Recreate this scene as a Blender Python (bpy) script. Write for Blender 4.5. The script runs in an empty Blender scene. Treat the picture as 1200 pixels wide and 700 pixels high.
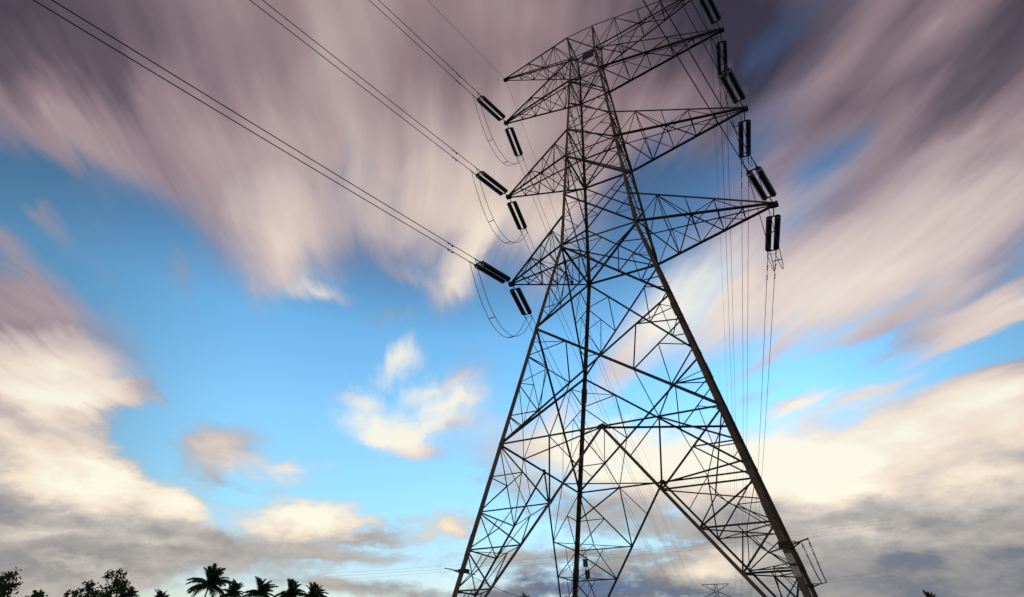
# ---------------------------------------------------------------- camera, sky, sun
import bpy, bmesh, math, random
from mathutils import Vector, Matrix, Euler

SC = bpy.context.scene
PITCH = 0.5847
FPX = 649.84
CAM_Z = 1.45
cam_data = bpy.data.cameras.new('camera')
cam = bpy.data.objects.new('camera', cam_data)
SC.collection.objects.link(cam)
cam.location = (0, 0, CAM_Z)
cam.rotation_euler = (math.pi / 2 + PITCH, 0, 0)
cam_data.sensor_width = 36.0
cam_data.lens = FPX / 1200 * 36.0
cam_data.clip_start = 0.1
cam_data.clip_end = 20000
SC.camera = cam

SC.view_settings.view_transform = 'Standard'
SC.view_settings.look = 'None'
SC.view_settings.exposure = 0.0
SC.view_settings.gamma = 1.0
SC.view_settings.use_curve_mapping = False


def heading(px, py):
    """direction of the sky seen at a place of the picture (used once, to write down cloud bearings)"""
    x, up = px - 600, 350 - py
    c, s = math.cos(PITCH), math.sin(PITCH)
    return Vector((x, FPX * c - up * s, FPX * s + up * c)).normalized()


SUN_EL, SUN_AZ = math.radians(9), math.radians(-118)     # low evening sun behind the left shoulder
world = bpy.data.worlds.new('World')
SC.world = world
world.use_nodes = True
NT = world.node_tree
NT.nodes.clear()


def nd(t, **kw):
    n = NT.nodes.new(t)
    for k, v in kw.items():
        setattr(n, k, v)
    return n


def put(sock, v):
    if hasattr(v, 'is_output'):
        NT.links.new(v, sock)
    else:
        sock.default_value = v


def mt(op, a, b=0.0, c=0.0, clamp=False):
    n = nd('ShaderNodeMath', operation=op, use_clamp=clamp)
    put(n.inputs[0], a); put(n.inputs[1], b); put(n.inputs[2], c)
    return n.outputs[0]


def vm(op, a, b=None, scale=None):
    n = nd('ShaderNodeVectorMath', operation=op)
    put(n.inputs[0], a)
    if b is not None:
        put(n.inputs[1], b)
    if scale is not None:
        put(n.inputs['Scale'], scale)
    return n.outputs['Value'] if op in ('DOT_PRODUCT', 'LENGTH') else n.outputs['Vector']


def comb(x, y, z):
    n = nd('ShaderNodeCombineXYZ')
    put(n.inputs[0], x); put(n.inputs[1], y); put(n.inputs[2], z)
    return n.outputs[0]


def noise(v, scale, detail=4.0, rough=0.55, col=False):
    n = nd('ShaderNodeTexNoise', noise_dimensions='3D')
    put(n.inputs['Vector'], v)
    n.inputs['Scale'].default_value = scale
    n.inputs['Detail'].default_value = detail
    n.inputs['Roughness'].default_value = rough
    return n.outputs['Color'] if col else n.outputs['Fac']


def ramp(f, stops, interp='LINEAR'):
    n = nd('ShaderNodeValToRGB')
    r = n.color_ramp
    r.interpolation = interp
    while len(r.elements) > 1:
        r.elements.remove(r.elements[-1])
    for i, (p, c) in enumerate(stops):
        e = r.elements[0] if i == 0 else r.elements.new(p)
        e.position = p
        e.color = (c[0], c[1], c[2], 1) if hasattr(c, '__len__') else (c, c, c, 1)
    put(n.inputs[0], f)
    return n.outputs[0]


def lin(r, g, b):
    return tuple((v / 255 / 12.92) if v <= 10 else ((v / 255 + .055) / 1.055) ** 2.4 for v in (r, g, b))


def mixc(f, a, b):
    n = nd('ShaderNodeMix', data_type='RGBA')
    put(n.inputs[0], f); put(n.inputs[6], a); put(n.inputs[7], b)
    return n.outputs[2]


def smooth(x, lo, hi):
    n = nd('ShaderNodeMapRange', interpolation_type='SMOOTHSTEP')
    put(n.inputs[0], x)
    n.inputs[1].default_value = lo; n.inputs[2].default_value = hi
    return n.outputs[0]


DIR = nd('ShaderNodeTexCoord').outputs['Generated']
sep = nd('ShaderNodeSeparateXYZ')
put(sep.inputs[0], DIR)
DX, DY, DZ = sep.outputs
WIND = math.radians(-7.4)                                 # the clouds stream along this bearing
wx, wy = math.sin(WIND), math.cos(WIND)
TILT = math.radians(7)                                    # the sheet climbs a little with distance
WV = (wx * math.cos(TILT), wy * math.cos(TILT), math.sin(TILT))
zc = mt('MAXIMUM', vm('DOT_PRODUCT', DIR, (-wx * math.sin(TILT), -wy * math.sin(TILT), math.cos(TILT))), 0.0)
inv = mt('DIVIDE', 1.0, mt('ADD', zc, 0.13))
ALONG = mt('MULTIPLY', vm('DOT_PRODUCT', DIR, WV), inv)
ACROSS = mt('MULTIPLY', mt('SUBTRACT', mt('MULTIPLY', DX, wy), mt('MULTIPLY', DY, wx)), inv)
high = smooth(DZ, 0.15, 0.46)                             # long streaks overhead, heaped cloud low down
low = mt('SUBTRACT', 1.0, high)

streak = comb(mt('MULTIPLY', ACROSS, 4.2), mt('MULTIPLY', ALONG, 0.55), 0.0)
bend = noise(comb(ACROSS, ALONG, 3.0), 1.3, 2.0, 0.5, col=True)
streak = vm('ADD', streak, vm('SCALE', vm('SUBTRACT', bend, (0.5, 0.5, 0.5)), scale=0.9))
S1 = mt('SUBTRACT', noise(streak, 1.0, 3.0, 0.5), 0.5)     # broad streaks
S2 = mt('SUBTRACT', noise(vm('ADD', streak, (7.3, 2.1, 4.0)), 2.3, 3.0, 0.55), 0.5)
S3 = mt('SUBTRACT', noise(vm('MULTIPLY', vm('ADD', streak, (3.3, 9.1, 2.0)), (2.2, 1.5, 1.0)), 2.6, 4.0, 0.6), 0.5)    # fine combing
flat = comb(DX, DY, mt('MULTIPLY', DZ, 2.3))
P1 = mt('SUBTRACT', noise(flat, 8.0, 7.0, 0.6), 0.5)      # heaps
P2 = mt('SUBTRACT', noise(vm('ADD', flat, (3.1, 5.2, 1.7)), 19.0, 6.0, 0.62), 0.5)
P3 = noise(vm('ADD', flat, (1.3, 8.2, 2.7)), 5.0, 7.0, 0.66, col=True)

# bearings are shifted along the wind (streaks) and a little every way (heaps) before the clouds are laid out
w1 = mt('MULTIPLY', mt('ADD', mt('MULTIPLY', S1, 0.30), mt('MULTIPLY', S2, 0.22)), high)
WARP = vm('ADD', DIR, vm('SCALE', WV, scale=w1))
w2 = vm('MULTIPLY', vm('SUBTRACT', P3, (0.5, 0.5, 0.5)), (0.20, 0.10, 0.09))
WARP = vm('ADD', WARP, vm('SCALE', w2, scale=mt('ADD', mt('MULTIPLY', low, 0.75), 0.25)))


def blob(px, py, rx, ry, ang):
    c = heading(px, py)
    a = math.radians(ang)
    e = 4.0
    u = heading(px + e * math.cos(a), py + e * math.sin(a)) - c
    v = heading(px - e * math.sin(a), py + e * math.cos(a)) - c
    su, sv = u.length / e * rx, v.length / e * ry
    u = (u - c * u.dot(c)).normalized()
    v = c.cross(u).normalized()
    rot = Matrix((u, v, c)).transposed().to_euler('XYZ')
    m = nd('ShaderNodeMapping', vector_type='TEXTURE')
    put(m.inputs[0], WARP)
    m.inputs['Location'].default_value = c
    m.inputs['Rotation'].default_value = rot
    m.inputs['Scale'].default_value = (su, sv, 0.7)
    g = nd('ShaderNodeTexGradient', gradient_type='SPHERICAL')
    put(g.inputs[0], m.outputs[0])
    return g.outputs['Fac']


def gather(rows, start):
    acc = start
    for (px, py, rx, ry, ang, wgt) in rows:
        acc = mt('MULTIPLY_ADD', blob(px, py, rx, ry, ang), wgt, acc)
    return acc


def BLUE_GAIN(z):
    g = ramp(z, [(0.06, (.62, .50, .52)), (.14, (.57, .57, .60)), (.215, (.60, .74, .74)), (.35, (.64, .86, .90)), (.488, (.53, .81, .88)),
                 (.60, (.35, .46, .53)), (.70, (.25, .28, .335)), (.88, (.18, .17, .21))])
    return vm('SCALE', g, scale=5.0)


# bearing (as seen from the stand), half lengths, lean in degrees, weight
COVER = [
    # thin wisps and combed streaks
    (560, 290, 60, 22, -60, .45), (640, 330, 60, 24, -55, .35), (650, 250, 90, 40, -50, .35), (480, 330, 50, 14, 20, .3), (300, 340, 60, 16, 70, .3),
    (1000, 395, 150, 14, -24, .7), (940, 440, 110, 12, -26, .45), (1030, 420, 120, 10, -22, .5), (870, 470, 60, 30, -50, .4), (1120, 400, 140, 12, -22, .6), (900, 420, 70, 12, -40, .45), (1060, 445, 130, 14, -20, .6), (935, 475, 50, 12, -28, .5), (1170, 440, 80, 12, -18, .4),
    (530, 470, 60, 14, -20, .45), (480, 520, 60, 20, 20, .4), (580, 560, 60, 24, 0, .25),
    (440, 628, 70, 10, 0, .5), (200, 628, 60, 12, 5, .4), (60, 470, 120, 30, 40, .4),
    # great mauve sheet overhead
    (420, -20, 720, 260, 3, 1.7), (200, 130, 280, 150, 38, 1.0), (470, 165, 300, 180, -10, .75), (320, 270, 110, 110, 80, .6), (330, 320, 40, 40, 80, .45),
    (570, 220, 180, 150, -30, .5), (70, 80, 170, 130, 45, .7), (720, 60, 300, 180, -10, .9), (440, 280, 160, 60, 0, .35),
    (70, 262, 80, 20, 62, .45), (215, 320, 60, 22, 70, .4), (30, 300, 70, 25, 60, .3),
    (660, 200, 160, 160, -20, .45), (600, 730, 1000, 60, 0, .2), (190, 262, 70, 36, 40, -.4),
    # left hand heaps
    (60, 415, 150, 90, 20, 1.2), (10, 350, 130, 70, 40, .8), (20, 520, 150, 130, 40, 1.3), (110, 585, 170, 70, 20, 1.1),
    (140, 462, 70, 20, -8, .7), (30, 640, 260, 90, 0, 1.4), (205, 588, 60, 26, 0, .6),
    (200, 655, 260, 40, 4, .8), (262, 524, 85, 34, -15, .85), (335, 547, 90, 24, 5, .6), (245, 563, 40, 18, 10, .45),
    (355, 607, 135, 30, 2, 1.1), (330, 636, 150, 22, 3, .55), (520, 612, 60, 18, 0, .9), (380, 690, 120, 14, 0, .45), (60, 690, 160, 40, 0, .9),
    # small clouds left of the tower
    (465, 423, 50, 24, -28, .8), (440, 497, 60, 34, 25, .7), (500, 500, 90, 16, -14, .45), (520, 450, 80, 14, -18, .35), (480, 530, 80, 14, -10, .3), (420, 463, 36, 18, 0, .5), (500, 470, 110, 60, -25, .42), (380, 344, 48, 16, 10, .6), (560, 490, 60, 60, 0, .3),
    (530, 335, 55, 34, -50, .65), (450, 375, 45, 12, 0, .35),
    # behind the tower
    (760, 385, 110, 45, -55, .85), (715, 440, 60, 30, -50, .5), (640, 520, 110, 60, -10, .85), (780, 535, 150, 60, 0, 1.0), (700, 590, 180, 50, -5, .7),
    (830, 625, 170, 40, 0, .6), (830, 665, 95, 32, -5, 1.0), (670, 655, 230, 26, 0, .35), (690, 692, 330, 32, 0, .8), (690, 655, 160, 16, 0, .3), (420, 650, 200, 14, 2, .35),
    # streaming sheets on the right
    (1000, 320, 320, 75, -30, 1.2), (1130, 240, 280, 110, -36, 1.1), (870, 335, 170, 70, -45, .8), (1060, 130, 320, 110, -42, .85), (1130, 40, 260, 110, -40, 1.0),
    (900, 60, 220, 150, -35, .75), (960, 190, 200, 90, -45, .45), (840, 260, 120, 60, -50, .5), (1150, 360, 150, 60, -25, .8), (1060, 400, 130, 24, -20, .45),
    (930, 472, 60, 20, -25, .5), (1180, 470, 130, 50, -20, 1.0), (1190, 60, 200, 160, 0, .8),
    (1050, 520, 250, 85, -12, 1.25), (1010, 490, 60, 16, -20, -.3), (1130, 480, 80, 14, -18, -.35), (915, 570, 140, 60, 0, .9), (1080, 610, 320, 110, 0, 1.6), (1100, 690, 340, 70, 0, 1.5), (960, 650, 200, 60, 0, .8),
    # clear gaps
    (970, 430, 120, 30, -16, -.62), (1130, 420, 110, 18, -20, -.6), (950, 215, 120, 40, -48, -.35), (860, 430, 70, 60, -40, -.4), (20, 225, 80, 60, 30, -.5),
    (780, 215, 80, 60, -40, -.35), (780, 465, 80, 30, -20, -.4), (900, 30, 90, 40, -45, -.5), (1000, 165, 150, 40, -45, -.3), (900, 110, 150, 70, -50, -.45), (790, 150, 70, 60, -40, -.25), (930, 20, 150, 50, -45, -.4), (955, 205, 120, 30, -48, -.3), (1180, 120, 60, 20, -40, -.25), (150, 520, 40, 40, 40, -.3),
]
TONE = [
    (1050, 445, 160, 30, -20, .3), (937, 472, 70, 24, -25, .45), (1060, 605, 300, 50, 0, -.02), (1100, 650, 240, 44, 0, -.06), (950, 575, 90, 14, -6, .18), (1120, 585, 120, 14, -5, .25), (1000, 625, 120, 12, 3, .12), (1150, 500, 160, 24, -15, -.12), (1080, 540, 120, 16, -6, -.1), (980, 500, 110, 14, -18, -.08), (1100, 400, 160, 30, -24, .2), (1000, 580, 110, 16, -6, .3), (960, 600, 70, 12, -8, .22), (1150, 560, 110, 22, -6, .3), (1060, 640, 110, 14, 4, .14),
    (560, 290, 80, 30, -60, .25), (650, 290, 120, 80, -50, .35), (530, 470, 80, 30, -20, .4),
    (60, 505, 110, 14, 35, -.2), (100, 560, 90, 12, 20, -.15), (20, 470, 60, 16, 30, -.15), (60, 625, 110, 10, 4, .2), (100, 660, 70, 10, 10, .25), (170, 640, 60, 10, 5, .2),
    # dark lid of the sheet overhead, rosy where the light reaches its lower side
    (20, 0, 300, 140, 0, -.34), (220, 90, 150, 80, 30, -.10), (330, 60, 200, 90, 0, -.06), (560, 70, 120, 100, 20, -.12), (790, 10, 220, 130, 0, -.34), (1190, 0, 260, 130, -40, -.38),
    (900, 50, 190, 140, -30, -.34), (860, 90, 80, 30, -45, .12), (1010, 120, 140, 90, -40, -.14),
    (150, 205, 190, 60, 48, .06), (380, 90, 130, 90, -60, .12), (420, 225, 220, 90, 0, .17), (330, 300, 100, 80, 80, .36), (570, 170, 130, 110, -30, .18), (540, 270, 160, 90, 0, .3), (640, 10, 140, 90, 0, .13),
    (75, 430, 110, 50, 15, .55), (60, 360, 120, 36, 20, .05), (40, 515, 170, 90, 40, .50), (30, 500, 110, 16, 42, -.14), (110, 545, 100, 14, 36, .16), (140, 580, 140, 40, 18, .50), (205, 588, 60, 30, 0, .4),
    (20, 600, 120, 26, 10, -.14), (60, 655, 180, 44, 0, -.06), (230, 655, 200, 30, 0, -.02), (120, 690, 200, 24, 0, .16), (265, 525, 80, 36, -15, .22), (340, 548, 90, 30, 0, .5),
    (350, 604, 140, 30, 0, .75), (340, 640, 150, 20, 0, .05), (520, 612, 60, 20, 0, .45), (90, 470, 110, 30, 0, .35),
    (468, 422, 70, 50, 0, .8), (440, 495, 100, 70, 0, .8), (500, 470, 120, 70, 0, .4), (380, 344, 60, 30, 0, .4), (528, 335, 70, 50, 0, .3),
    (770, 385, 150, 90, -50, .55), (680, 510, 160, 80, 0, .55), (800, 535, 200, 70, 0, .65), (840, 665, 90, 30, 0, .5), (690, 690, 300, 44, 0, -.42), (700, 640, 140, 20, 0, -.1), (960, 90, 150, 40, -42, .24), (1090, 40, 150, 40, -42, .24), (1010, 150, 160, 30, -42, -.05), (800, 330, 90, 50, -50, .25),
    (980, 350, 260, 80, -35, .42), (1120, 230, 240, 90, -38, .13), (880, 330, 140, 80, -45, .30), (1150, 370, 120, 60, 0, .25),
    (1050, 512, 250, 75, -8, .62), (930, 555, 130, 45, 0, .4), (1190, 470, 120, 60, 0, .35), (1130, 625, 260, 60, 0, -.03), (1160, 690, 260, 50, 0, -.20),
    (1065, 660, 50, 12, 0, -.13), (1160, 645, 80, 14, 0, -.13), (1030, 622, 60, 14, 0, .25), (940, 620, 90, 40, 0, .1),
]


strk = mt('MULTIPLY', mt('ADD', mt('MULTIPLY', S1, .75), mt('MULTIPLY_ADD', S2, 0.45, mt('MULTIPLY', S3, 0.3))), high)
heap = mt('MULTIPLY', mt('ADD', mt('MULTIPLY', P1, 1.5), mt('MULTIPLY', P2, 1.2)), low)
texture = mt('ADD', strk, heap)
dens = mt('ADD', gather(COVER, -0.10), mt('MULTIPLY', texture, 0.85))
DENS = smooth(mt('MULTIPLY', dens, mt('ADD', 1.0, mt('MULTIPLY', low, 0.4))), -0.10, 0.85)
tone = mt('ADD', gather(TONE, 0.42), mt('MULTIPLY', texture, 0.34))
warm = ramp(tone, [(0.0, lin(58, 50, 62)), (0.2, lin(105, 89, 95)), (0.4, lin(157, 133, 137)), (0.6, lin(202, 182, 178)),
                   (0.8, lin(238, 217, 200)), (1.0, lin(255, 246, 225))])
grey = ramp(tone, [(0.0, lin(90, 112, 148)), (0.2, lin(122, 124, 134)), (0.4, lin(164, 160, 157)), (0.6, lin(205, 196, 188)),
                   (0.8, lin(246, 228, 206)), (1.0, lin(255, 250, 228))])
cloud = mixc(smooth(DZ, 0.16, 0.42), grey, warm)

nish = nd('ShaderNodeTexSky', sky_type='NISHITA', sun_disc=False)
nish.sun_elevation = SUN_EL
nish.sun_rotation = SUN_AZ
nish.air_density = 1.0
nish.dust_density = 0.3
nish.ozone_density = 2.0
SKY_STRENGTH = 0.1
side = mt('SUBTRACT', 1.0, mt('MULTIPLY', smooth(mt('ABSOLUTE', DX), 0.38, 0.76), 0.62))    # deeper blue away from the middle bearing
blue = vm('SCALE', vm('MULTIPLY', nish.outputs[0], BLUE_GAIN(DZ)), scale=side)
cloud10 = vm('SCALE', cloud, scale=1.0 / SKY_STRENGTH)
final = mixc(mt('MULTIPLY', DENS, mt('SUBTRACT', 0.985, mt('MULTIPLY', high, 0.10))), blue, cloud10)   # the high sheet stays a little sheer
bg = nd('ShaderNodeBackground')
put(bg.inputs[0], final)
bg.inputs[1].default_value = SKY_STRENGTH
out = nd('ShaderNodeOutputWorld')
NT.links.new(bg.outputs[0], out.inputs[0])

sun_data = bpy.data.lights.new('sun', 'SUN')
sun_data.energy = 0.5
sun_data.angle = math.radians(8)
sun_data.color = (1.0, 0.72, 0.48)
sun = bpy.data.objects.new('sun', sun_data)
SC.collection.objects.link(sun)
sd = Vector((math.sin(SUN_AZ) * math.cos(SUN_EL), math.cos(SUN_AZ) * math.cos(SUN_EL), math.sin(SUN_EL)))
sun.rotation_euler = (-sd).to_track_quat('-Z', 'Y').to_euler()

# ---------------------------------------------------------------- helpers
random.seed(11)


def mat(name, base, rough=0.6, metal=0.0, var=0.35, scale=6.0, bump=0.0, second=None):
    m = bpy.data.materials.new(name)
    m.use_nodes = True
    t = m.node_tree
    b = t.nodes['Principled BSDF']
    tc = t.nodes.new('ShaderNodeTexCoord')
    n = t.nodes.new('ShaderNodeTexNoise')
    n.inputs['Scale'].default_value = scale
    n.inputs['Detail'].default_value = 5
    t.links.new(tc.outputs['Object'], n.inputs['Vector'])
    r = t.nodes.new('ShaderNodeValToRGB')
    lo = tuple(c * (1 - var) for c in base)
    hi = second or tuple(c * (1 + var) for c in base)
    r.color_ramp.elements[0].position = 0.32
    r.color_ramp.elements[1].position = 0.68
    r.color_ramp.elements[0].color = (*lo, 1)
    r.color_ramp.elements[1].color = (*hi, 1)
    t.links.new(n.outputs['Fac'], r.inputs[0])
    t.links.new(r.outputs[0], b.inputs['Base Color'])
    b.inputs['Roughness'].default_value = rough
    b.inputs['Metallic'].default_value = metal
    b.inputs['Specular IOR Level'].default_value = 0.5 if rough < 0.5 else 0.2
    if bump:
        bp = t.nodes.new('ShaderNodeBump')
        bp.inputs['Strength'].default_value = bump
        t.links.new(n.outputs['Fac'], bp.inputs['Height'])
        t.links.new(bp.outputs[0], b.inputs['Normal'])
    return m


M_LEG = mat('weathered_sunlit_steel', (0.06, 0.031, 0.018), 0.8, 0.0, 0.4, 1.7, second=(0.08, 0.046, 0.03))  # weathered steel with the warm brown of the sun put into its colour
M_STEEL = mat('weathered_lattice_steel', (0.014, 0.010, 0.009), 0.8, 0.0, 0.3, 0.55, second=(0.04, 0.028, 0.021))
M_DARK = mat('dark_fitting_steel', (0.018, 0.016, 0.015), 0.7, 0.0, 0.3, 9)
M_PORC = mat('brown_porcelain', (0.02, 0.014, 0.011), 0.35, 0.0, 0.25, 20)
M_WIRE = mat('stranded_aluminium', (0.045, 0.04, 0.04), 0.7, 0.0, 0.2, 3)
M_PLATE = mat('faded_sign_enamel', (0.2, 0.12, 0.10), 0.7, 0.0, 0.4, 14, second=(0.34, 0.26, 0.23))
M_CONC = mat('concrete', (0.32, 0.31, 0.29), 0.9, 0.0, 0.15, 4, bump=0.2)
M_LEAF = mat('dark_leaf', (0.035, 0.05, 0.018), 0.6, 0.0, 0.5, 0.8, second=(0.06, 0.075, 0.025))
M_PALM = mat('palm_leaf', (0.035, 0.045, 0.016), 0.55, 0.0, 0.4, 0.9, second=(0.065, 0.07, 0.025))
M_BARK = mat('bark', (0.09, 0.07, 0.055), 0.9, 0.0, 0.4, 5, bump=0.4)
M_GRASS = mat('pasture', (0.05, 0.062, 0.022), 0.95, 0.0, 0.4, 0.05, second=(0.09, 0.085, 0.04))


def obj(name, verts, faces, m, parent=None):
    me = bpy.data.meshes.new(name)
    me.from_pydata([tuple(v) for v in verts], [], faces)
    me.update()
    if m:
        me.materials.append(m)
    o = bpy.data.objects.new(name, me)
    SC.collection.objects.link(o)
    o.parent = parent
    return o


def empty(name, loc=(0, 0, 0)):
    o = bpy.data.objects.new(name, None)
    SC.collection.objects.link(o)
    o.location = loc
    o.empty_display_size = 0.3
    return o


def tag(o, label=None, cat=None, group=None, kind=None):
    for k, v in (('label', label), ('category', cat), ('group', group), ('kind', kind)):
        if v:
            o[k] = v
    return o


class MB:
    """collects geometry for one mesh"""
    def __init__(s):
        s.v, s.f = [], []

    def add(s, vs, fs):
        n = len(s.v)
        s.v += [tuple(v) for v in vs]
        s.f += [tuple(i + n for i in f) for f in fs]

    def build(s, name, m, parent=None, smooth=False):
        o = obj(name, s.v, s.f, m, parent)
        if smooth:
            o.data.polygons.foreach_set('use_smooth', [True] * len(o.data.polygons))
        return o


def angle_bar(p, q, size, nrm, inward=0.62):
    """rolled L section from p to q: one flange lies in the plane whose normal is nrm, the other turns inward"""
    p, q, nrm = Vector(p), Vector(q), Vector(nrm)
    d = (q - p).normalized()
    n = (nrm - d * nrm.dot(d))
    n = n.normalized() if n.length > 1e-4 else d.orthogonal().normalized()
    s = d.cross(n).normalized()
    th = max(0.012, size * 0.12)
    h = size / 2
    sec = [(-h, 0), (h, 0), (h, -th), (-h + th, -th), (-h + th, -size * inward), (-h, -size * inward)]  # unequal angle
    vs = [p + s * a + n * b for a, b in sec] + [q + s * a + n * b for a, b in sec]
    k = 6
    fs = [(i, (i + 1) % k, k + (i + 1) % k, k + i) for i in range(k)] + [(0, 5, 4, 3), (0, 3, 2, 1), (6, 7, 8, 9), (6, 9, 10, 11)]
    return vs, fs


def tube(pts, r, seg=6):
    pts = [Vector(p) for p in pts]
    vs, fs = [], []
    ref = Vector((0, 0, 1))
    for i, p in enumerate(pts):
        d = (pts[min(i + 1, len(pts) - 1)] - pts[max(i - 1, 0)]).normalized()
        a = d.cross(ref)
        a = a.normalized() if a.length > 1e-3 else d.orthogonal().normalized()
        b = a.cross(d)
        rr = r[i] if hasattr(r, '__len__') else r
        vs += [p + (a * math.cos(2 * math.pi * k / seg) + b * math.sin(2 * math.pi * k / seg)) * rr for k in range(seg)]
    for i in range(len(pts) - 1):
        for k in range(seg):
            k2 = (k + 1) % seg
            fs.append((i * seg + k, i * seg + k2, (i + 1) * seg + k2, (i + 1) * seg + k))
    fs.append(tuple(range(seg))[::-1])
    fs.append(tuple((len(pts) - 1) * seg + k for k in range(seg)))
    return vs, fs


def box(c, sx, sy, sz, ax=None):
    """box centred at c along the axes ax (three vectors)"""
    ax = ax or (Vector((1, 0, 0)), Vector((0, 1, 0)), Vector((0, 0, 1)))
    c = Vector(c)
    vs = [c + ax[0] * sx / 2 * i + ax[1] * sy / 2 * j + ax[2] * sz / 2 * k for i in (-1, 1) for j in (-1, 1) for k in (-1, 1)]
    return vs, [(0, 1, 3, 2), (4, 6, 7, 5), (0, 4, 5, 1), (2, 3, 7, 6), (0, 2, 6, 4), (1, 5, 7, 3)]


# ---------------------------------------------------------------- ground
gv = [(-6000, -6000, 0), (6000, -6000, 0), (6000, 6000, 0), (-6000, 6000, 0)]
ground = tag(obj('ground', gv, [(0, 1, 2, 3)], M_GRASS), kind='structure')

# ---------------------------------------------------------------- lattice tower
TS = 1.5
TX, TY, YAW = 4.4184 * TS, 19.6008 * TS, -0.4848
RB = 0.9768
Z0 = CAM_Z - 0.4219 * TS                                     # underside of the leg stubs
ZL = {k: v * TS for k, v in {'foot': 0.0, 'B3': 2.299, 'B2': 3.35, 'A': 6.589, 'mid': 11.329, '1': 15.707, '15': 17.474, '2': 18.896, '3': 21.565, '4': 23.576, '5': 25.813, '6': 27.826, '7': 29.972, '8': 32.086}.items()}
HW = {'foot': 5.0 * TS, '1': 1.7201 * TS, '7': 0.7682 * TS, '8': 0.8356 * TS}
ARM = {k: (a * TS, b * TS, c * TS) for k, (a, b, c) in {'t1': (4.995, 6.841, 15.78), 't2': (5.175, 7.0, 21.604), 't3': (5.361, 7.206, 27.797), 't4': (5.431, 7.4, 32.074)}.items()}
tower = empty('transmission_tower', (TX, TY, Z0))
tower.rotation_euler = (0, 0, YAW)
tag(tower, 'tall dark steel lattice pylon with six crossarms rising from the foot of the picture', 'pylon')
TM = Matrix.Translation((TX, TY, Z0)) @ Matrix.Rotation(YAW, 4, 'Z')


def half(z):
    for a, b in (('foot', '1'), ('1', '7'), ('7', '8')):
        if z <= ZL[b] or b == '8':
            t = (z - ZL[a]) / (ZL[b] - ZL[a])
            return HW[a] + (HW[b] - HW[a]) * t


def corner(sa, sb, z):
    w = half(z)
    return Vector((sa * w, sb * w * RB, z))


FACES = {'near': ((-1, -1), (1, -1)), 'right': ((1, -1), (1, 1)), 'far': ((1, 1), (-1, 1)), 'left': ((-1, 1), (-1, -1))}
NORM = {'near': (0, -1, .2), 'far': (0, 1, .2), 'left': (-1, 0, .2), 'right': (1, 0, .2)}


def onface(f, u, z):
    """u runs from -1 to 1 across a face, left to right as seen from outside"""
    a, b = FACES[f]
    return corner(*a, z).lerp(corner(*b, z), (u + 1) / 2)


big, redundants = [], []


def brace(name, p, q, size, nrm, m=None, inset=0.0):
    n = Vector(nrm).normalized()
    vs, fs = angle_bar(Vector(p) - n * inset, Vector(q) - n * inset, size, nrm)
    o = obj(name, vs, fs, m or M_STEEL, tower)
    return o


def small(p, q, size, nrm, inset=0.03):
    n = Vector(nrm).normalized()
    redundants.append((Vector(p) - n * inset, Vector(q) - n * inset, size * 0.74, nrm))


# the four legs, each one rolled angle cranked at the waist
for sa, sb in ((-1, -1), (1, -1), (1, 1), (-1, 1)):
    zs = [0, ZL['1'], ZL['7'], ZL['8']]
    L = MB()
    sizes = [0.25, 0.205, 0.135, 0.115]
    th = 0.03
    rows = []
    for z, s in zip(zs, sizes):
        c = corner(sa, sb, z)
        sec = [(0, 0), (-s, 0), (-s, -th), (-th, -th), (-th, -s), (0, -s)]
        rows.append([c + Vector((sa * x, sb * y, 0)) for x, y in sec])
    vs = [v for r in rows for v in r]
    fs = []
    for i in range(3):
        for k in range(6):
            fs.append((i * 6 + k, i * 6 + (k + 1) % 6, i * 6 + 6 + (k + 1) % 6, i * 6 + 6 + k))
    fs += [(0, 1, 2, 3), (0, 3, 4, 5), (18, 21, 20, 19), (18, 23, 22, 21)]
    L.add(vs, fs)
    leg = L.build('leg', M_LEG, tower)
    for zz in (ZL['A'] * 0.52, ZL['mid'] * 0.93, ZL['1'] * 1.04, ZL['3'] * 1.02):     # bolted splice cover plates
        c = corner(sa, sb, zz)
        up = (corner(sa, sb, zz + 1) - c).normalized()
        s = 0.27 if zz < ZL['1'] else 0.2
        sp = MB()
        outn = Vector((sa, 0, 0)); alo = Vector((0, sb, 0))
        for nn, tt in ((Vector((sa, 0, 0)), Vector((0, -sb, 0))), (Vector((0, sb, 0)), Vector((-sa, 0, 0)))):
            n2 = (nn - up * nn.dot(up)).normalized()
            sp.add(*box(c + tt * s * 0.5 + n2 * 0.016, s * 0.92, 0.02, 0.95, (tt, n2, up)))
        sp.build('splice_plate', M_LEG, leg)
    # step bolts up the outside of two of the legs
    if (sa, sb) in ((1, -1), (-1, 1)):
        st = MB()
        z = 4.6
        i = 0
        while z < ZL['7']:
            c = corner(sa, sb, z)
            dirn = Vector((sa, 0, 0)) if i % 2 else Vector((0, sb, 0))
            off = Vector((0, -sb * 0.08, 0)) if i % 2 else Vector((-sa * 0.08, 0, 0))
            st.add(*tube([c + off, c + off + dirn * 0.17], 0.011, 5))
            z += 0.4
            i += 1
        tag(st.build('step_bolts', M_DARK, leg), kind='stuff')
    # concrete stub below the leg
    c = corner(sa, sb, 0)
    st = MB()
    hb, ht, zb = 0.55, 0.38, -Z0
    vs = [c + Vector((x * hb, y * hb, zb - 0.1)) for x, y in ((-1, -1), (1, -1), (1, 1), (-1, 1))] + \
         [c + Vector((x * ht, y * ht, 0.04)) for x, y in ((-1, -1), (1, -1), (1, 1), (-1, 1))]
    st.add(vs, [(0, 3, 2, 1), (4, 5, 6, 7), (0, 1, 5, 4), (1, 2, 6, 5), (2, 3, 7, 6), (3, 0, 4, 7)])
    st.build('concrete_footing', M_CONC, tower)

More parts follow.
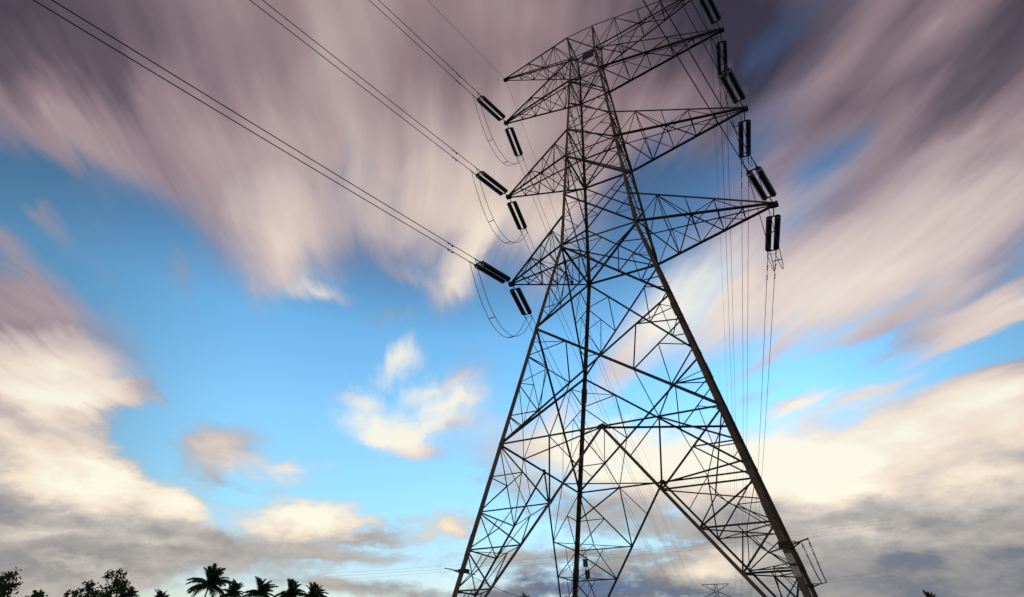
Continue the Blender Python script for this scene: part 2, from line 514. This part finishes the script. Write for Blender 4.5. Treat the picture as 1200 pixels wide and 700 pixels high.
zA, zM, zW = ZL['A'], ZL['mid'], ZL['1']
for f in FACES:
    n = NORM[f]
    # open bottom panel: an inverted V from the feet to the middle of the strut
    apex = onface(f, 0, zA)
    brace('horizontal_strut', onface(f, -1, zA), onface(f, 1, zA), 0.095, n, inset=0.0)
    for s in (-1, 1):
        foot = onface(f, s, 0)
        brace('diagonal_brace', foot, apex, 0.125 if f in ('near', 'far') else 0.09, n, M_LEG if f in ('near',) else M_STEEL, inset=0.02)  # near diagonals take the browner tone that stands in for sunlight
        dg = lambda k: foot.lerp(apex, k / 6.0)
        lg = lambda k: onface(f, s, zA * k / 6.0)
        for k in (1, 2, 3, 4):
            small(lg(k), dg(k), 0.085, n)
            small(lg(k), dg(k - 1) if k > 1 else dg(0.3), 0.085, n, 0.05)
        for k in (2, 3, 4):
            m_ = lg(k).lerp(dg(k - 1), 0.5)
            small(m_, lg(k - 1), 0.055, n, 0.05)
            small(m_, dg(k).lerp(lg(k), 0.5), 0.05, n, 0.05)
        top = onface(f, s, zA)
        small(top, dg(4), 0.10, n)
        mid = top.lerp(dg(4), 0.5)
        small(lg(5), mid, 0.07, n)
        small(lg(4), mid, 0.07, n, 0.05)
        quarter = onface(f, s * 0.494, zA)
        small(quarter, dg(4), 0.09, n)
        if (f, s) in (('near', 1), ('far', 1)):
            small(quarter, lg(5), 0.11, n, 0.06)
        small(quarter, dg(5), 0.06, n, 0.06)
    # two crossed panels up to the waist
    for (z0, z1, szz, deep) in ((zA, zM, 0.125, 3), (zM, zW, 0.12, 2)):
        for s in (-1, 1):
            brace('diagonal_brace', onface(f, s, z0), onface(f, -s, z1), szz, n, M_LEG if (f == 'left' and s == 1) else M_STEEL, inset=0.0 if s == 1 else 0.05)  # one left-face diagonal is coloured sunlit brown as well
        w0, w1 = half(z0), half(z1)
        tc = w0 / (w0 + w1)
        zc_ = z0 + (z1 - z0) * tc
        C = onface(f, 0, zc_)
        for s in (-1, 1):
            T, B = onface(f, s, z1), onface(f, s, z0)
            u = T.lerp(C, 0.5)
            ld = lambda t: onface(f, s, z0 + (z1 - z0) * t)
            l1, l2, l3 = ld(0.735), ld(0.49), ld(0.22)
            d2, d1, d0 = B.lerp(C, 0.69), B.lerp(C, 0.375), B.lerp(C, 0.2)
            small(l1, u, 0.085, n)
            small(l1, d2, 0.085, n, 0.05)
            small(u, d2, 0.08, n)
            if deep >= 2:
                m_ = l1.lerp(d2, 0.5)
                small(m_, d1, 0.06, n)
                small(l2, m_, 0.06, n)
                small(l2, d1, 0.08, n, 0.05)
                small(l3, d1, 0.08, n)
            if deep >= 3:
                small(l3, d0, 0.06, n)
                small(l1.lerp(T, .5), u, 0.06, n, 0.05)
                # lower triangle down to the strut
                small(d1, onface(f, s * 0.494, z0), 0.07, n)
                small(d2, onface(f, s * 0.494, z0), 0.06, n, 0.05)

# plan bracing: corner ties at the panel heights and a ring at the strut
for (sa, sb) in ((-1, -1), (1, -1), (1, 1), (-1, 1)):
    fa = {(-1, -1): ('near', -1, 'left', 1), (1, -1): ('near', 1, 'right', -1), (1, 1): ('far', -1, 'right', 1), (-1, 1): ('far', 1, 'left', -1)}[(sa, sb)]
    f1, s1, f2, s2 = fa
    ft = corner(sa, sb, 0)
    D1 = lambda k: ft.lerp(onface(f1, 0, zA), k / 6.0)
    D2 = lambda k: ft.lerp(onface(f2, 0, zA), k / 6.0)
    for k in (2, 3, 4):
        small(D1(k), D2(k), 0.08, (0, 0, 1))
        h_ = D1(k).lerp(D2(k), 0.5)
        small(h_, D1(k - 1), 0.06, (0, 0, 1))
        small(h_, D2(k - 1), 0.06, (0, 0, 1), 0.05)
        if k < 4:
            small(h_, corner(sa, sb, zA * k / 6), 0.06, (0, 0, 1), 0.06)
    h4 = D1(4).lerp(D2(4), .5)
    small(h4, corner(sa, sb, zA), 0.07, (sa, sb, 0))
for s in (-1, 1):
    brace('plan_brace', onface('near', 0, zA), onface('left' if s < 0 else 'right', -s * 0.5, zA), 0.11, (0, 0, 1), inset=0.03)
    brace('plan_brace', onface('far', 0, zA), onface('left' if s < 0 else 'right', s * 0.5, zA), 0.11, (0, 0, 1), inset=0.03)
# waist diaphragm
for lv in ('1', '3', '6'):
    brace('plan_brace', corner(-1, 1, ZL[lv]), corner(1, -1, ZL[lv]), 0.09, (0, 0, 1), inset=0.04)
    brace('plan_brace', corner(-1, -1, ZL[lv]), corner(1, 1, ZL[lv]), 0.08, (0, 0, 1), inset=0.10)

# narrow body above the waist
LV = ['1', '2', '3', '4', '5', '6', '7', '8']
for i, lv in enumerate(LV):
    for f in FACES:
        n = NORM[f]
        if lv in '134678':
            brace('horizontal_strut', onface(f, -1, ZL[lv]), onface(f, 1, ZL[lv]), 0.14 if lv in '13' else 0.11, n)
        if i < 7:
            z0, z1 = ZL[lv], ZL[LV[i + 1]]
            sz = 0.115 if i < 3 else 0.09
            for s in (-1, 1):
                brace('diagonal_brace', onface(f, s, z0), onface(f, -s, z1), sz if s == 1 else sz * 0.8, n, inset=0.0 if s == 1 else 0.05)
            zm = z0 + (z1 - z0) * half(z0) / (half(z0) + half(z1))
            if i < 7:
                for s in (-1, 1):
                    lm = onface(f, s, zm)
                    for zz, sg in ((z0, 1), (z1, -1)):
                        qd = onface(f, s, zz).lerp(onface(f, 0, zm), 0.5)
                        small(lm, qd, 0.068 if i < 4 else 0.055, n)
                        if i < 4:
                            small(qd, onface(f, s, (zz + zm) / 2), 0.055, n)

# redundant lattice: the hundred longest are parts, the rest one piece
redundants.sort(key=lambda r: -(r[1] - r[0]).length * r[2])
for p, q, s, n in redundants[:100]:
    obj('redundant_brace', *angle_bar(p, q, s, n), M_STEEL, tower)
rest = MB()
for p, q, s, n in redundants[100:]:
    rest.add(*angle_bar(p, q, s, n))
tag(rest.build('redundant_lattice', M_STEEL, tower), kind='stuff')


def plate(name, c, ax, w, h, t=0.02, m=None, parent=None):
    return obj(name, *box(c, w, t, h, ax), m or M_STEEL, parent or tower)


for f in FACES:                                            # gussets where the big members meet
    n = Vector(NORM[f]); n.z = 0
    a = Vector((-n.y, n.x, 0)); up = Vector((0, 0, 1))
    for u, z, sz in ((0, zA, .3), (0, zA + (zM - zA) * half(zA) / (half(zA) + half(zM)), .22), (0, zM + (zW - zM) * half(zM) / (half(zM) + half(zW)), .2)):
        plate('gusset_plate', onface(f, u, z) - n * 0.05, (a, n, up), sz, sz * .8)
    for s in (-1, 1):
        for z in (zA, zM, zW):
            plate('gusset_plate', onface(f, s * 0.97, z) - n * 0.03, (a, n, up), 0.2, 0.34, 0.014)

# crossarms
TIP = {}
SPEC = [('t1', '1', '15', 5), ('t2', '3', '4', 5), ('t3', '6', '7', 5), ('t4', '7', '8', 5)]
for key, lo, hi, nb in SPEC:
    al, ar, zt = ARM[key]
    for s in (-1, 1):
        ln = al if s < 0 else ar
        tip = Vector((s * ln, 0, zt))
        TIP[key, s] = tip
        tipm = MB()
        tipm.add(*box(tip + Vector((s * 0.02, 0, 0)), 0.42, 0.30, 0.26))
        arm = tipm.build('earth_wire_arm' if key == 't4' else 'crossarm', M_DARK, tower)
        ends = {}
        for e, sb in (('n', -1), ('f', 1)):
            ends[e, 0] = corner(s, sb, ZL[lo]); ends[e, 1] = corner(s, sb, ZL[hi])
            o = obj('bottom_chord', *angle_bar(ends[e, 0], tip + Vector((0, sb * .1, 0)), 0.16 if key != 't4' else 0.10, (0, 0, -1)), M_STEEL, arm)
            o = obj('top_chord', *angle_bar(ends[e, 1], tip + Vector((0, sb * .1, .08)), (0.13 if e == 'n' else 0.10) if key != 't4' else 0.12, (0, sb, 0)), M_STEEL, arm)
        pt = lambda e, lvl, t: ends[e, lvl].lerp(tip, t)
        ts = [0, .2, .4, .6, .78]
        lac = []
        for e in 'nf':
            nn = (0, -1 if e == 'n' else 1, 0)
            for i in range(1, nb):
                lac.append((pt(e, 0, ts[i]), pt(e, 1, ts[i]), 0.05, nn))
                lac.append((pt(e, 0 if i % 2 else 1, ts[i - 1]), pt(e, 1 if i % 2 else 0, ts[i]), 0.06, nn))
        for i in range(1, nb):
            lac.append((pt('n', 0, ts[i]), pt('f', 0, ts[i]), 0.06, (0, 0, -1)))
            a_, b_ = ('n', 'f') if i % 2 else ('f', 'n')
            lac.append((pt(a_, 0, ts[i - 1]), pt(b_, 0, ts[i]), 0.07, (0, 0, -1)))
            if i in (1, 2, 3):
                lac.append((pt('n', 1, ts[i]), pt('f', 1, ts[i]), 0.05, (0, 0, 1)))
                lac.append((pt(b_, 1, ts[i - 1]), pt(a_, 1, ts[i]), 0.05, (0, 0, 1)))
        for p, q, sz, nn in lac:
            obj('lacing_bar', *angle_bar(p, q, sz, nn), M_STEEL, arm)

# number plate near the top, warning plates and the barbed wire guard low on the legs
npos = onface('near', 0.42, ZL['7'] - 0.75)
plate('number_plate', npos + Vector((0, -.06, 0)), (Vector((1, 0, 0)), Vector((0, 1, .1)), Vector((0.15, -.1, 1))), 1.05, 0.8, 0.012, M_DARK)
zg = 2.72 * TS
GUARD = {}
for (sa, sb) in ((-1, -1), (1, -1), (1, 1), (-1, 1)):
    c = corner(sa, sb, zg)
    o_ = Vector((sa, sb * .25, 0.22)).normalized()
    x_ = Vector((sb * -.25, sa, 0)).normalized()
    g = MB()
    g.add(*angle_bar(c - o_ * 0.75, c + o_ * 0.72, 0.06, (0, 0, 1)))
    br = g.build('anti_climb_bracket', M_DARK, tower)
    for w in (-1, 1):
        obj('bracket_arm', *angle_bar(c + x_ * .3 * w - o_ * .25 + Vector((0, 0, -.12 * w)), c + x_ * .16 * w + o_ * 0.35, 0.05, (0, 0, 1)), M_DARK, br)
    obj('clamp', *box(c - Vector((sa * .13, sb * .13, 0)), 0.36, 0.36, 0.14), M_DARK, br)
    GUARD[sa, sb] = (c, o_)
    if sa > 0 and sb < 0:
        up = (corner(sa, sb, zg + 1) - c).normalized()
        for k in range(2):
            pc = corner(sa, sb, zg - 0.42 - 0.42 * k) + Vector((-.13, -0.03, 0))
            plate('warning_plate', pc, (Vector((1, 0, 0)), Vector((0, 1, 0)), up), 0.24, 0.34, 0.008, M_PLATE)


def barbed(p, q, sag, amp):
    pts = []
    N = 90
    for i in range(N + 1):
        t = i / N
        v = p.lerp(q, t)
        v = v + Vector((math.sin(i * 1.9) * amp, math.cos(i * 2.3) * amp, -sag * 4 * t * (1 - t) + math.sin(i * 2.9) * amp))
        pts.append(v)
    return tube(pts, 0.012, 4)


for j in (0.45, 0.7):
    p = GUARD[1, -1][0] + GUARD[1, -1][1] * j
    q = GUARD[1, 1][0] + GUARD[1, 1][1] * j
    obj('barbed_wire', *barbed(p, q, 0.12, 0.028), M_DARK, tower)
p = GUARD[-1, -1][0] + Vector((.1, .2, -.02)); q = GUARD[-1, 1][0] + Vector((0, -.1, .05))
obj('barbed_wire', *barbed(p, q, 0.55, 0.004), M_DARK, tower)

# ---------------------------------------------------------------- strings, conductors, jumpers
NEAR = Vector((math.sin(math.radians(-141.8)), math.cos(math.radians(-141.8)), 0))
FARD = Vector((math.sin(math.radians(18.44)), math.cos(math.radians(18.44)), 0))
HGT = {'t1': 'lowest', 't2': 'middle', 't3': 'upper'}
SIDE = {-1: 'left', 1: 'right'}


def lathe(profile, seg=14):
    vs, fs = [], []
    for z, r in profile:
        vs += [(math.cos(2 * math.pi * k / seg) * r, math.sin(2 * math.pi * k / seg) * r, z) for k in range(seg)]
    for i in range(len(profile) - 1):
        for k in range(seg):
            k2 = (k + 1) % seg
            fs.append((i * seg + k, i * seg + k2, (i + 1) * seg + k2, (i + 1) * seg + k))
    fs.append(tuple(range(seg))[::-1]); fs.append(tuple((len(profile) - 1) * seg + k for k in range(seg)))
    return vs, fs


prof = [(0, 0.03)]
PIT, ND = 0.19, 16
for i in range(ND):
    z = 0.03 + i * PIT
    prof += [(z, 0.055), (z + 0.015, 0.17), (z + 0.035, 0.185), (z + 0.06, 0.18), (z + 0.085, 0.075), (z + 0.16, 0.055)]
prof.append((0.03 + ND * PIT, 0.03))
SL = prof[-1][0]
disc_mesh = None
BS = 0.25                                                  # half the spacing of the pair
START = 0.75
CL_END = START + SL + 0.35


def string_frame(tip, hd, slope=-0.1):
    d = Vector((hd.x, hd.y, slope)).normalized()
    s = d.cross(Vector((0, 0, 1))).normalized()
    return d, s, d.cross(s)


STR_END = {}
for key in ('t1', 't2', 't3'):
    for s in (-1, 1):
        T = TM @ TIP[key, s]
        for nm, hd, where in (('n', NEAR, 'reaching up toward the viewer'), ('f', FARD, 'hanging away toward the horizon')):
            d, sd, up = string_frame(T, hd)
            root = empty('insulator_string_pair', T)
            root.rotation_euler = Matrix((sd, up, d)).transposed().to_euler()
            ext = 0.25 if s > 0 else -0.1
            lk = MB(); lk.add(*tube([(0, 0, 0.1), (0, 0, START + ext - .05)], 0.035, 6)); lk.build('link_rod', M_DARK, root)
            for zc_, r_ in ((START + ext - 0.03, 0.02), (START + ext + SL + .03, 0.02)):
                y = MB()
                y.add([(-BS - .07, -r_, zc_ - .05), (BS + .07, -r_, zc_ - .05), (BS + .07, -r_, zc_ + .05), (-BS - .07, -r_, zc_ + .05),
                       (-BS - .07, r_, zc_ - .05), (BS + .07, r_, zc_ - .05), (BS + .07, r_, zc_ + .05), (-BS - .07, r_, zc_ + .05)],
                      [(0, 1, 2, 3), (7, 6, 5, 4), (0, 4, 5, 1), (1, 5, 6, 2), (2, 6, 7, 3), (3, 7, 4, 0)])
                y.build('yoke_plate', M_DARK, root)
            for w in (-1, 1):
                if disc_mesh is None:
                    o = obj('insulator', *lathe(prof), M_PORC, root)
                    disc_mesh = o.data
                else:
                    o = bpy.data.objects.new('insulator', disc_mesh); SC.collection.objects.link(o); o.parent = root
                o.location = (w * BS, 0, START + ext)
                cl = MB(); cl.add(*tube([(w * BS, 0, START + ext + SL + .05), (w * BS, 0, CL_END + ext + .35)], 0.034, 6)); cl.build('tension_clamp', M_DARK, root)
            hn = MB()                                      # arcing horn: a bent rod over the live end
            zc_ = START + ext + SL + 0.1
            hn.add(*tube([(-BS, 0, zc_ + .1), (-BS * .9, .22, zc_ + .06), (-BS * .4, .34, zc_ - .08), (BS * .4, .34, zc_ - .12), (BS * .9, .22, zc_ - .02), (BS, 0, zc_ + .1)], 0.014, 5))
            hn.build('arcing_horn', M_DARK, root)
            tag(root, f'ribbed insulator pair on the {HGT[key]} {SIDE[s]} crossarm tip, {where}', 'insulators', 'tension insulator strings on the pylon')
            e = CL_END + ext
            STR_END[key, s, nm] = [T + d * e + sd * BS * w for w in (-1, 1)], d, sd

# far tower place
PYL = Vector((math.sin(math.radians(18.15)), math.cos(math.radians(18.15)), 0)) * 460
HF = 460 * 0.1040 + CAM_Z                                  # its top
SPAN = 432.0


def span_pts(P, d0, hd, length, slope, endz=None, n=60, pw=2.0):
    c = -slope / length if endz is None else (endz - P.z - slope * length) / length ** 2
    out = []
    for i in range(n + 1):
        s_ = length * (i / n) ** pw
        out.append(Vector((P.x + hd.x * s_, P.y + hd.y * s_, P.z + slope * s_ + c * s_ * s_)))
    return out


LVL = {'t1': HF - 24.5, 't2': HF - 16.4, 't3': HF - 8.2}
far_side = FARD.cross(Vector((0, 0, 1)))                   # to the right when looking along the line
for key in ('t1', 't2', 't3'):
    for s in (-1, 1):
        ends, d, sd = STR_END[key, s, 'n']
        srt = sorted(range(2), key=lambda i: ends[i].x)
        for r_, i in enumerate(srt):
            which = ('lower', 'upper')[r_] if s < 0 else ('left', 'right')[r_]
            lab = (f'wire from the {HGT[key]} left crossarm to the upper left, {which} of its pair' if s < 0 else
                   f'wire climbing from the {HGT[key]} right crossarm over the pylon, {which} of its pair')
            o = obj('power_line', *tube(span_pts(ends[i], d, NEAR, 330, -0.1), 0.025, 5), M_WIRE)
            tag(o, lab, 'power line', 'twin conductors of the near span')
            if s < 0:
                c_ = ends[i] + NEAR * (2.1 + .5 * r_) + Vector((0, 0, -0.1 * (2.1 + .5 * r_) - .07))
                dm = MB(); dm.add(*tube([c_ + NEAR * q for q in (-.24, -.14, -.13, .13, .14, .24)], [.045, .045, .014, .014, .045, .045], 6))
                dm.build('vibration_damper', M_DARK, o)
        ends, d, sd = STR_END[key, s, 'f']
        fe = PYL + far_side * (9.2 * s)
        fe.z = LVL[key] - 2.5
        for r_, i in enumerate(sorted(range(2), key=lambda i: ends[i].x)):
            P = ends[i]
            E = fe + far_side * (.2 if i else -.2)
            v = Vector((E.x - P.x, E.y - P.y, 0)); L_ = v.length
            pts = span_pts(P, d, v / L_, L_, -0.084, E.z)
            o = obj('power_line', *tube(pts, 0.019, 5), M_WIRE)
            tag(o, f'wire from the {HGT[key]} {SIDE[s]} crossarm down to the distant pylon, {("left", "right")[r_]} of its pair', 'power line', 'twin conductors of the far span')
            if s > 0:
                for sd_ in (1.3, 2.4):
                    c_ = P + (v / L_) * sd_ + Vector((0, 0, -0.084 * sd_ - .07))
                    a_ = (v / L_)
                    dm = MB(); dm.add(*tube([c_ - a_ * .24, c_ - a_ * .14, c_ - a_ * .13, c_ + a_ * .13, c_ + a_ * .14, c_ + a_ * .24], [.045, .045, .014, .014, .045, .045], 6))
                    dm.build('vibration_damper', M_DARK, o)
        # jumper loops under the arm
        en, dn, sn = STR_END[key, s, 'n']; ef, df, sf = STR_END[key, s, 'f']
        for j in range(2):
            A = en[j] + dn * 0.2; B = ef[1 - j] + df * 0.2
            pts = []
            for i in range(29):
                t = i / 28
                v = A.lerp(B, t)
                drop = 3.4 * (1 - abs(2 * t - 1) ** 2.1)
                pts.append(v + Vector((0, 0, -drop - 0.03)))
            o = obj('jumper_wire', *tube(pts, 0.021, 5), M_WIRE)
            tag(o, f'slack wire loop below the {HGT[key]} {SIDE[s]} crossarm tip, the {("inner", "outer")[j] if s < 0 else ("outer", "inner")[j]} of its pair', 'jumper wire', 'jumper loops between the insulator strings')
            if j == 0:
                o0, p0 = o, pts
            else:
                for k in ((9, 18) if s < 0 else (8, 14)):
                    sp = MB(); sp.add(*tube([p0[k], pts[k]], 0.03, 5)); sp.build('spacer', M_DARK, o0)

# earth wires from the top arms
for s, nm, hd in ((-1, 'n', NEAR), (-1, 'f', FARD), (1, 'f', FARD)):
    T = TM @ TIP['t4', s]
    if nm == 'n':
        pts = span_pts(T, None, NEAR, 330, -0.1)
        lab = 'single thin wire running from the top left earth arm to the upper left'
    else:
        E = PYL + far_side * (9.3 * s); E.z = HF - .1
        v = Vector((E.x - T.x, E.y - T.y, 0)); L_ = v.length
        pts = span_pts(T, None, v / L_, L_, -0.075, E.z)
        lab = f'single thin wire dropping from the top {SIDE[s]} earth arm to the distant pylon'
    tag(obj('earth_wire', *tube(pts, 0.013, 5), M_WIRE), lab, 'earth wire')

# ---------------------------------------------------------------- distant pylon of the same line
far = empty('transmission_tower', PYL)
far.rotation_euler = (0, 0, -math.radians(18.15))
tag(far, 'tiny distant lattice pylon with flat top bar on the horizon below the right leg', 'pylon')


def fbar(name, p, q, s, parent=None, nrm=(0, -1, 0)):
    return obj(name, *angle_bar(p, q, s, nrm), M_STEEL, parent or far)


def fw(z):
    return 1.0 + max(0, (HF - 26 - z)) * 0.16 if z < HF - 26 else 1.0


for a in (-1, 1):
    for b in (-1, 1):
        lg = fbar('leg', (a * fw(0), b * fw(0), 0), (a * 1.0, b * 1.0, HF - 26), .3)
        fbar('upper_leg', (a, b, HF - 26), (a * 1.0, b * 1.0, HF), .32, lg)
for b in (-1, 1):
    zs = [0, 7, 13, 18, HF - 26] + [HF - 26 + 3.25 * i for i in range(1, 9)]
    for z0, z1 in zip(zs, zs[1:]):
        for s in (-1, 1):
            fbar('diagonal_brace', (s * fw(z0), b * fw(z0), z0), (-s * fw(z1), b * fw(z1), z1), .2)
for s in (-1, 1):
    for b in (-1, 1):
        fbar('top_bar', (0, b * .6, HF), (s * 9.3, 0, HF), .34)
        fbar('top_strut', (s * 1.0, b, HF - 4.2), (s * 9.3, 0, HF), .3)
    for t in (.3, .6):
        fbar('lacing_bar', (s * 9.3 * t, 0, HF), (s * (1 + 8.3 * (t - .12)), 0, HF - 4.2 * (1 - (t - .12))), .12)
    for key in ('t3', 't2', 't1'):
        z = LVL[key]
        for b in (-1, 1):
            am = fbar('crossarm', (s * 1.0, b, z + 3.4), (s * 9.2, 0, z), .36)
            fbar('bottom_chord', (s * 1.0, b, z + .2), (s * 9.2, 0, z), .22, am)
        st = MB(); st.add(*tube([(s * 9.2, 0, z), (s * 9.2, 0, z - .4), (s * 9.2, 0, z - .5), (s * 9.2, 0, z - 2.3), (s * 9.2, 0, z - 2.5)], [.05, .05, .3, .3, .06], 8))
        tag(st.build('insulator', M_PORC, far))

# ---------------------------------------------------------------- another line crossing far behind
CROSS = [((380, 672), (583, 660), (740, 643.5), (911, 626.5), 300, .028), ((380, 676), (583, 663), (740, 647), (911, 630), 304, .028), ((380, 680), (583, 666.5), (740, 651), (911, 634.5), 308, .028),
         ((600, 703), (700, 699.5), (783, 694), (923, 683), 330, .028), ((600, 706), (700, 702), (783, 697), (923, 687), 334, .028)]
NMC = ['topmost of the three', 'middle one of the three', 'lowest of the three', 'upper of the two lower', 'lower of the two lower']


def far_line(px, depth):
    out = []
    for (x, y) in px:
        h = heading(x, y)
        out.append(Vector((0, 0, CAM_Z)) + h * (depth / h.y))
    return out


for (a, b, c, e, dep, r_), nm_ in zip(CROSS, NMC):
    P = far_line((a, b, c, e), dep)
    # one even sag through the measured bearings
    xs = [p.x for p in P]; zs = [p.z for p in P]
    n_ = 4
    sx = [sum(x ** k for x in xs) for k in range(5)]
    A_ = Matrix(((sx[4], sx[3], sx[2]), (sx[3], sx[2], sx[1]), (sx[2], sx[1], n_)))
    rhs = Vector((sum(x * x * z for x, z in zip(xs, zs)), sum(x * z for x, z in zip(xs, zs)), sum(zs)))
    q2, q1, q0 = A_.inverted() @ rhs
    pts = [Vector((x, dep, q2 * x * x + q1 * x + q0)) for x in [xs[0] + (xs[3] + 60 - xs[0]) * i / 40 for i in range(41)]]
    tag(obj('power_line', *tube(pts, r_, 5), M_WIRE), f'faint far wire crossing low behind the pylon, {nm_} wires', 'power line', 'wires of the far crossing line')

# small counterweights hung inside the base
hg = far_line(((686, 660), (688.5, 673)), TY + 9.0)
root = empty('hanging_insulator', hg[0] + Vector((0, 0, .5)))
tag(root, 'small grey pair of hanging insulators inside the base of the pylon', 'insulator')
for k, h in enumerate(hg):
    loc = h - root.location
    for w in (-1, 1):
        obj('insulator_block', *box(loc + Vector((w * .075, 0, 0)), 0.13, .14, .44), M_DARK, root)
for w in (-1, 1):
    obj('hanger_rod', *tube([(w * .08 - .1, 0, .45), (w * .08, 0, -.2), (w * .08 + .2, 0, -1.9)], .016, 5), M_DARK, root)

# ---------------------------------------------------------------- palms and trees along the field edge
frond_meshes = []
for v in range(5):
    rnd = random.Random(30 + v)
    mb = MB()
    L_ = 4.6
    N = 30
    droop = rnd.uniform(1.3, 2.3)
    pts = [Vector((L_ * t * (1 - .10 * t), 0, L_ * (.42 * t - droop * .42 * t * t))) for t in [i / N for i in range(N + 1)]]
    mb.add(*tube(pts, [.05 * (1 - .8 * i / N) for i in range(N + 1)], 4))
    for i in range(2, N + 1):
        t = i / N
        l_ = 1.15 * math.sin(math.pi * min(1, .12 + t * .86)) ** .6 + .1
        for s in (-1, 1):
            for sub in (0, .5):
                p = pts[i].lerp(pts[i - 1], sub)
                tipv = p + Vector((l_ * .55, s * l_ * .62 * rnd.uniform(.8, 1.1), -l_ * rnd.uniform(.35, .95)))
                md = p.lerp(tipv, .45) + Vector((0, 0, .08))
                w = Vector((.085, 0, .0))
                mb.add([p - w * .6, p + w * .6, md + w, md - w, tipv], [(0, 1, 2, 3), (3, 2, 4)])
    o = mb.build('frond', M_PALM)
    frond_meshes.append(o.data)
    bpy.data.objects.remove(o)


def palm(px, py, depth, size, label, seed, n=30):
    rnd = random.Random(seed)
    h = heading(px, py)
    top = Vector((0, 0, CAM_Z)) + h * (depth / h.y)
    lean = rnd.uniform(-1.4, 1.2)
    base = Vector((top.x + lean, top.y + rnd.uniform(-1, 1), 0))
    root = empty('coconut_palm', base)
    tag(root, label, 'palm tree', 'palms along the field edge')
    tl = top - base
    pts = [Vector((tl.x * (i / 12) ** 1.8, tl.y * (i / 12), tl.z * i / 12)) for i in range(13)]
    t = MB(); t.add(*tube(pts, [.24 - .1 * min(1, i / 9) + (.04 if i == 0 else 0) for i in range(13)], 8)); t.build('trunk', M_BARK, root)
    for k in range(n):
        o = bpy.data.objects.new('frond', frond_meshes[rnd.randrange(5)])
        SC.collection.objects.link(o)
        o.parent = root
        o.location = tl
        ring = k / n
        el = math.radians(82 - 104 * ring + rnd.uniform(-10, 10))
        az = k * 2.39996 + rnd.uniform(-.3, .3)
        # the breeze pushes the upper fronds to the right
        if ring < .45 and math.cos(az) < 0:
            el += math.radians(34)
        o.rotation_euler = (rnd.uniform(-.3, .3), -el, az)
        sc = size * rnd.uniform(.82, 1.1) * (.86 if ring < .3 else 1)
        o.scale = (sc, sc, sc)
    nt = MB()
    for k in range(5):
        a = k * 1.3
        nt.add(*box(tl + Vector((math.cos(a) * .22, math.sin(a) * .22, -.3 - .08 * (k % 2))), .22, .22, .26))
    return root


palm(245, 686, 122, .95, 'tallest coconut palm at the lower left, its crown standing well above the others', 1, 34)
palm(271, 697, 150, .80, 'small coconut palm just right of the tallest palm', 2)
palm(304, 697, 146, .92, 'full round coconut palm in the middle of the palm row', 3)
palm(340, 698, 150, .90, 'coconut palm second from the right end of the palm row', 4)
palm(366, 700, 156, .86, 'coconut palm at the right end of the palm row', 5)
palm(151, 699, 175, .66, 'low palm tucked behind the right side of the leafy tree', 6)
palm(186, 704, 180, .72, 'low palm showing only its tip between leafy trees and tallest palm', 7)
palm(1091, 706, 180, .72, 'lone palm tip at the bottom edge right of the pylon', 8)


def leafy(px, py, depth, rx, rz, label, seed, n=1500, leaf=.26):
    rnd = random.Random(seed)
    h = heading(px, py)
    c = Vector((0, 0, CAM_Z)) + h * (depth / h.y)
    base = Vector((c.x, c.y, 0))
    root = empty('leafy_tree', base)
    tag(root, label, 'tree', 'leafy trees along the field edge')
    cz = c.z
    t = MB()
    t.add(*tube([(0, 0, 0), (.1, 0, cz * .35), (-.05, .1, cz * .7), (0, 0, cz + rz * .5)], [.3, .24, .17, .05], 8))
    clumps = []
    for k in range(34):
        while True:
            p = Vector((rnd.uniform(-1, 1), rnd.uniform(-1, 1), rnd.uniform(-1, 1)))
            if .25 < p.length < 1:
                break
        clumps.append((Vector((p.x * rx, p.y * rx, cz + p.z * rz)), rnd.uniform(.16, .34) * rx))
    for cc, r_ in clumps[::3]:
        t.add(*tube([(0, 0, cz * .62), Vector((0, 0, cz * .72)).lerp(cc, .55), cc], [.1, .06, .02], 5))
    t.build('trunk', M_BARK, root)
    lf = MB()
    for k in range(n):
        cc, r_ = clumps[rnd.randrange(len(clumps))]
        p = cc + Vector((rnd.gauss(0, 1), rnd.gauss(0, 1), rnd.gauss(0, .8))) * r_ * .62
        a = Vector((rnd.gauss(0, 1), rnd.gauss(0, 1), rnd.gauss(0, 1))).normalized()
        b = a.orthogonal().normalized()
        s_ = leaf * rnd.uniform(.6, 1.25)
        lf.add([p - a * s_, p + b * s_ * .5, p + a * s_, p - b * s_ * .5], [(0, 1, 2, 3)])
    lf.build('crown', M_LEAF, root)
    return root


leafy(130, 696, 112, 2.5, 4.0, 'leafy tree with the highest rounded crown left of the palms', 21, 1700)
leafy(101, 702, 114, 1.9, 3.0, 'lower leafy tree just left of the highest rounded one', 22, 1150)
leafy(-2, 692, 95, 2.5, 3.3, 'dark leafy tree cut by the left edge of the picture', 23, 1700)
leafy(39, 706, 112, 1.3, 1.8, 'small leafy treetop second from the left edge', 24, 900)
leafy(81, 705, 120, 1.2, 1.8, 'smallest leafy treetop between two leafy trees at lower left', 25, 600)
leafy(615, 706, 140, 1.2, 2.0, 'leafy treetop peeping up at the bottom edge between the pylon legs', 26, 500)
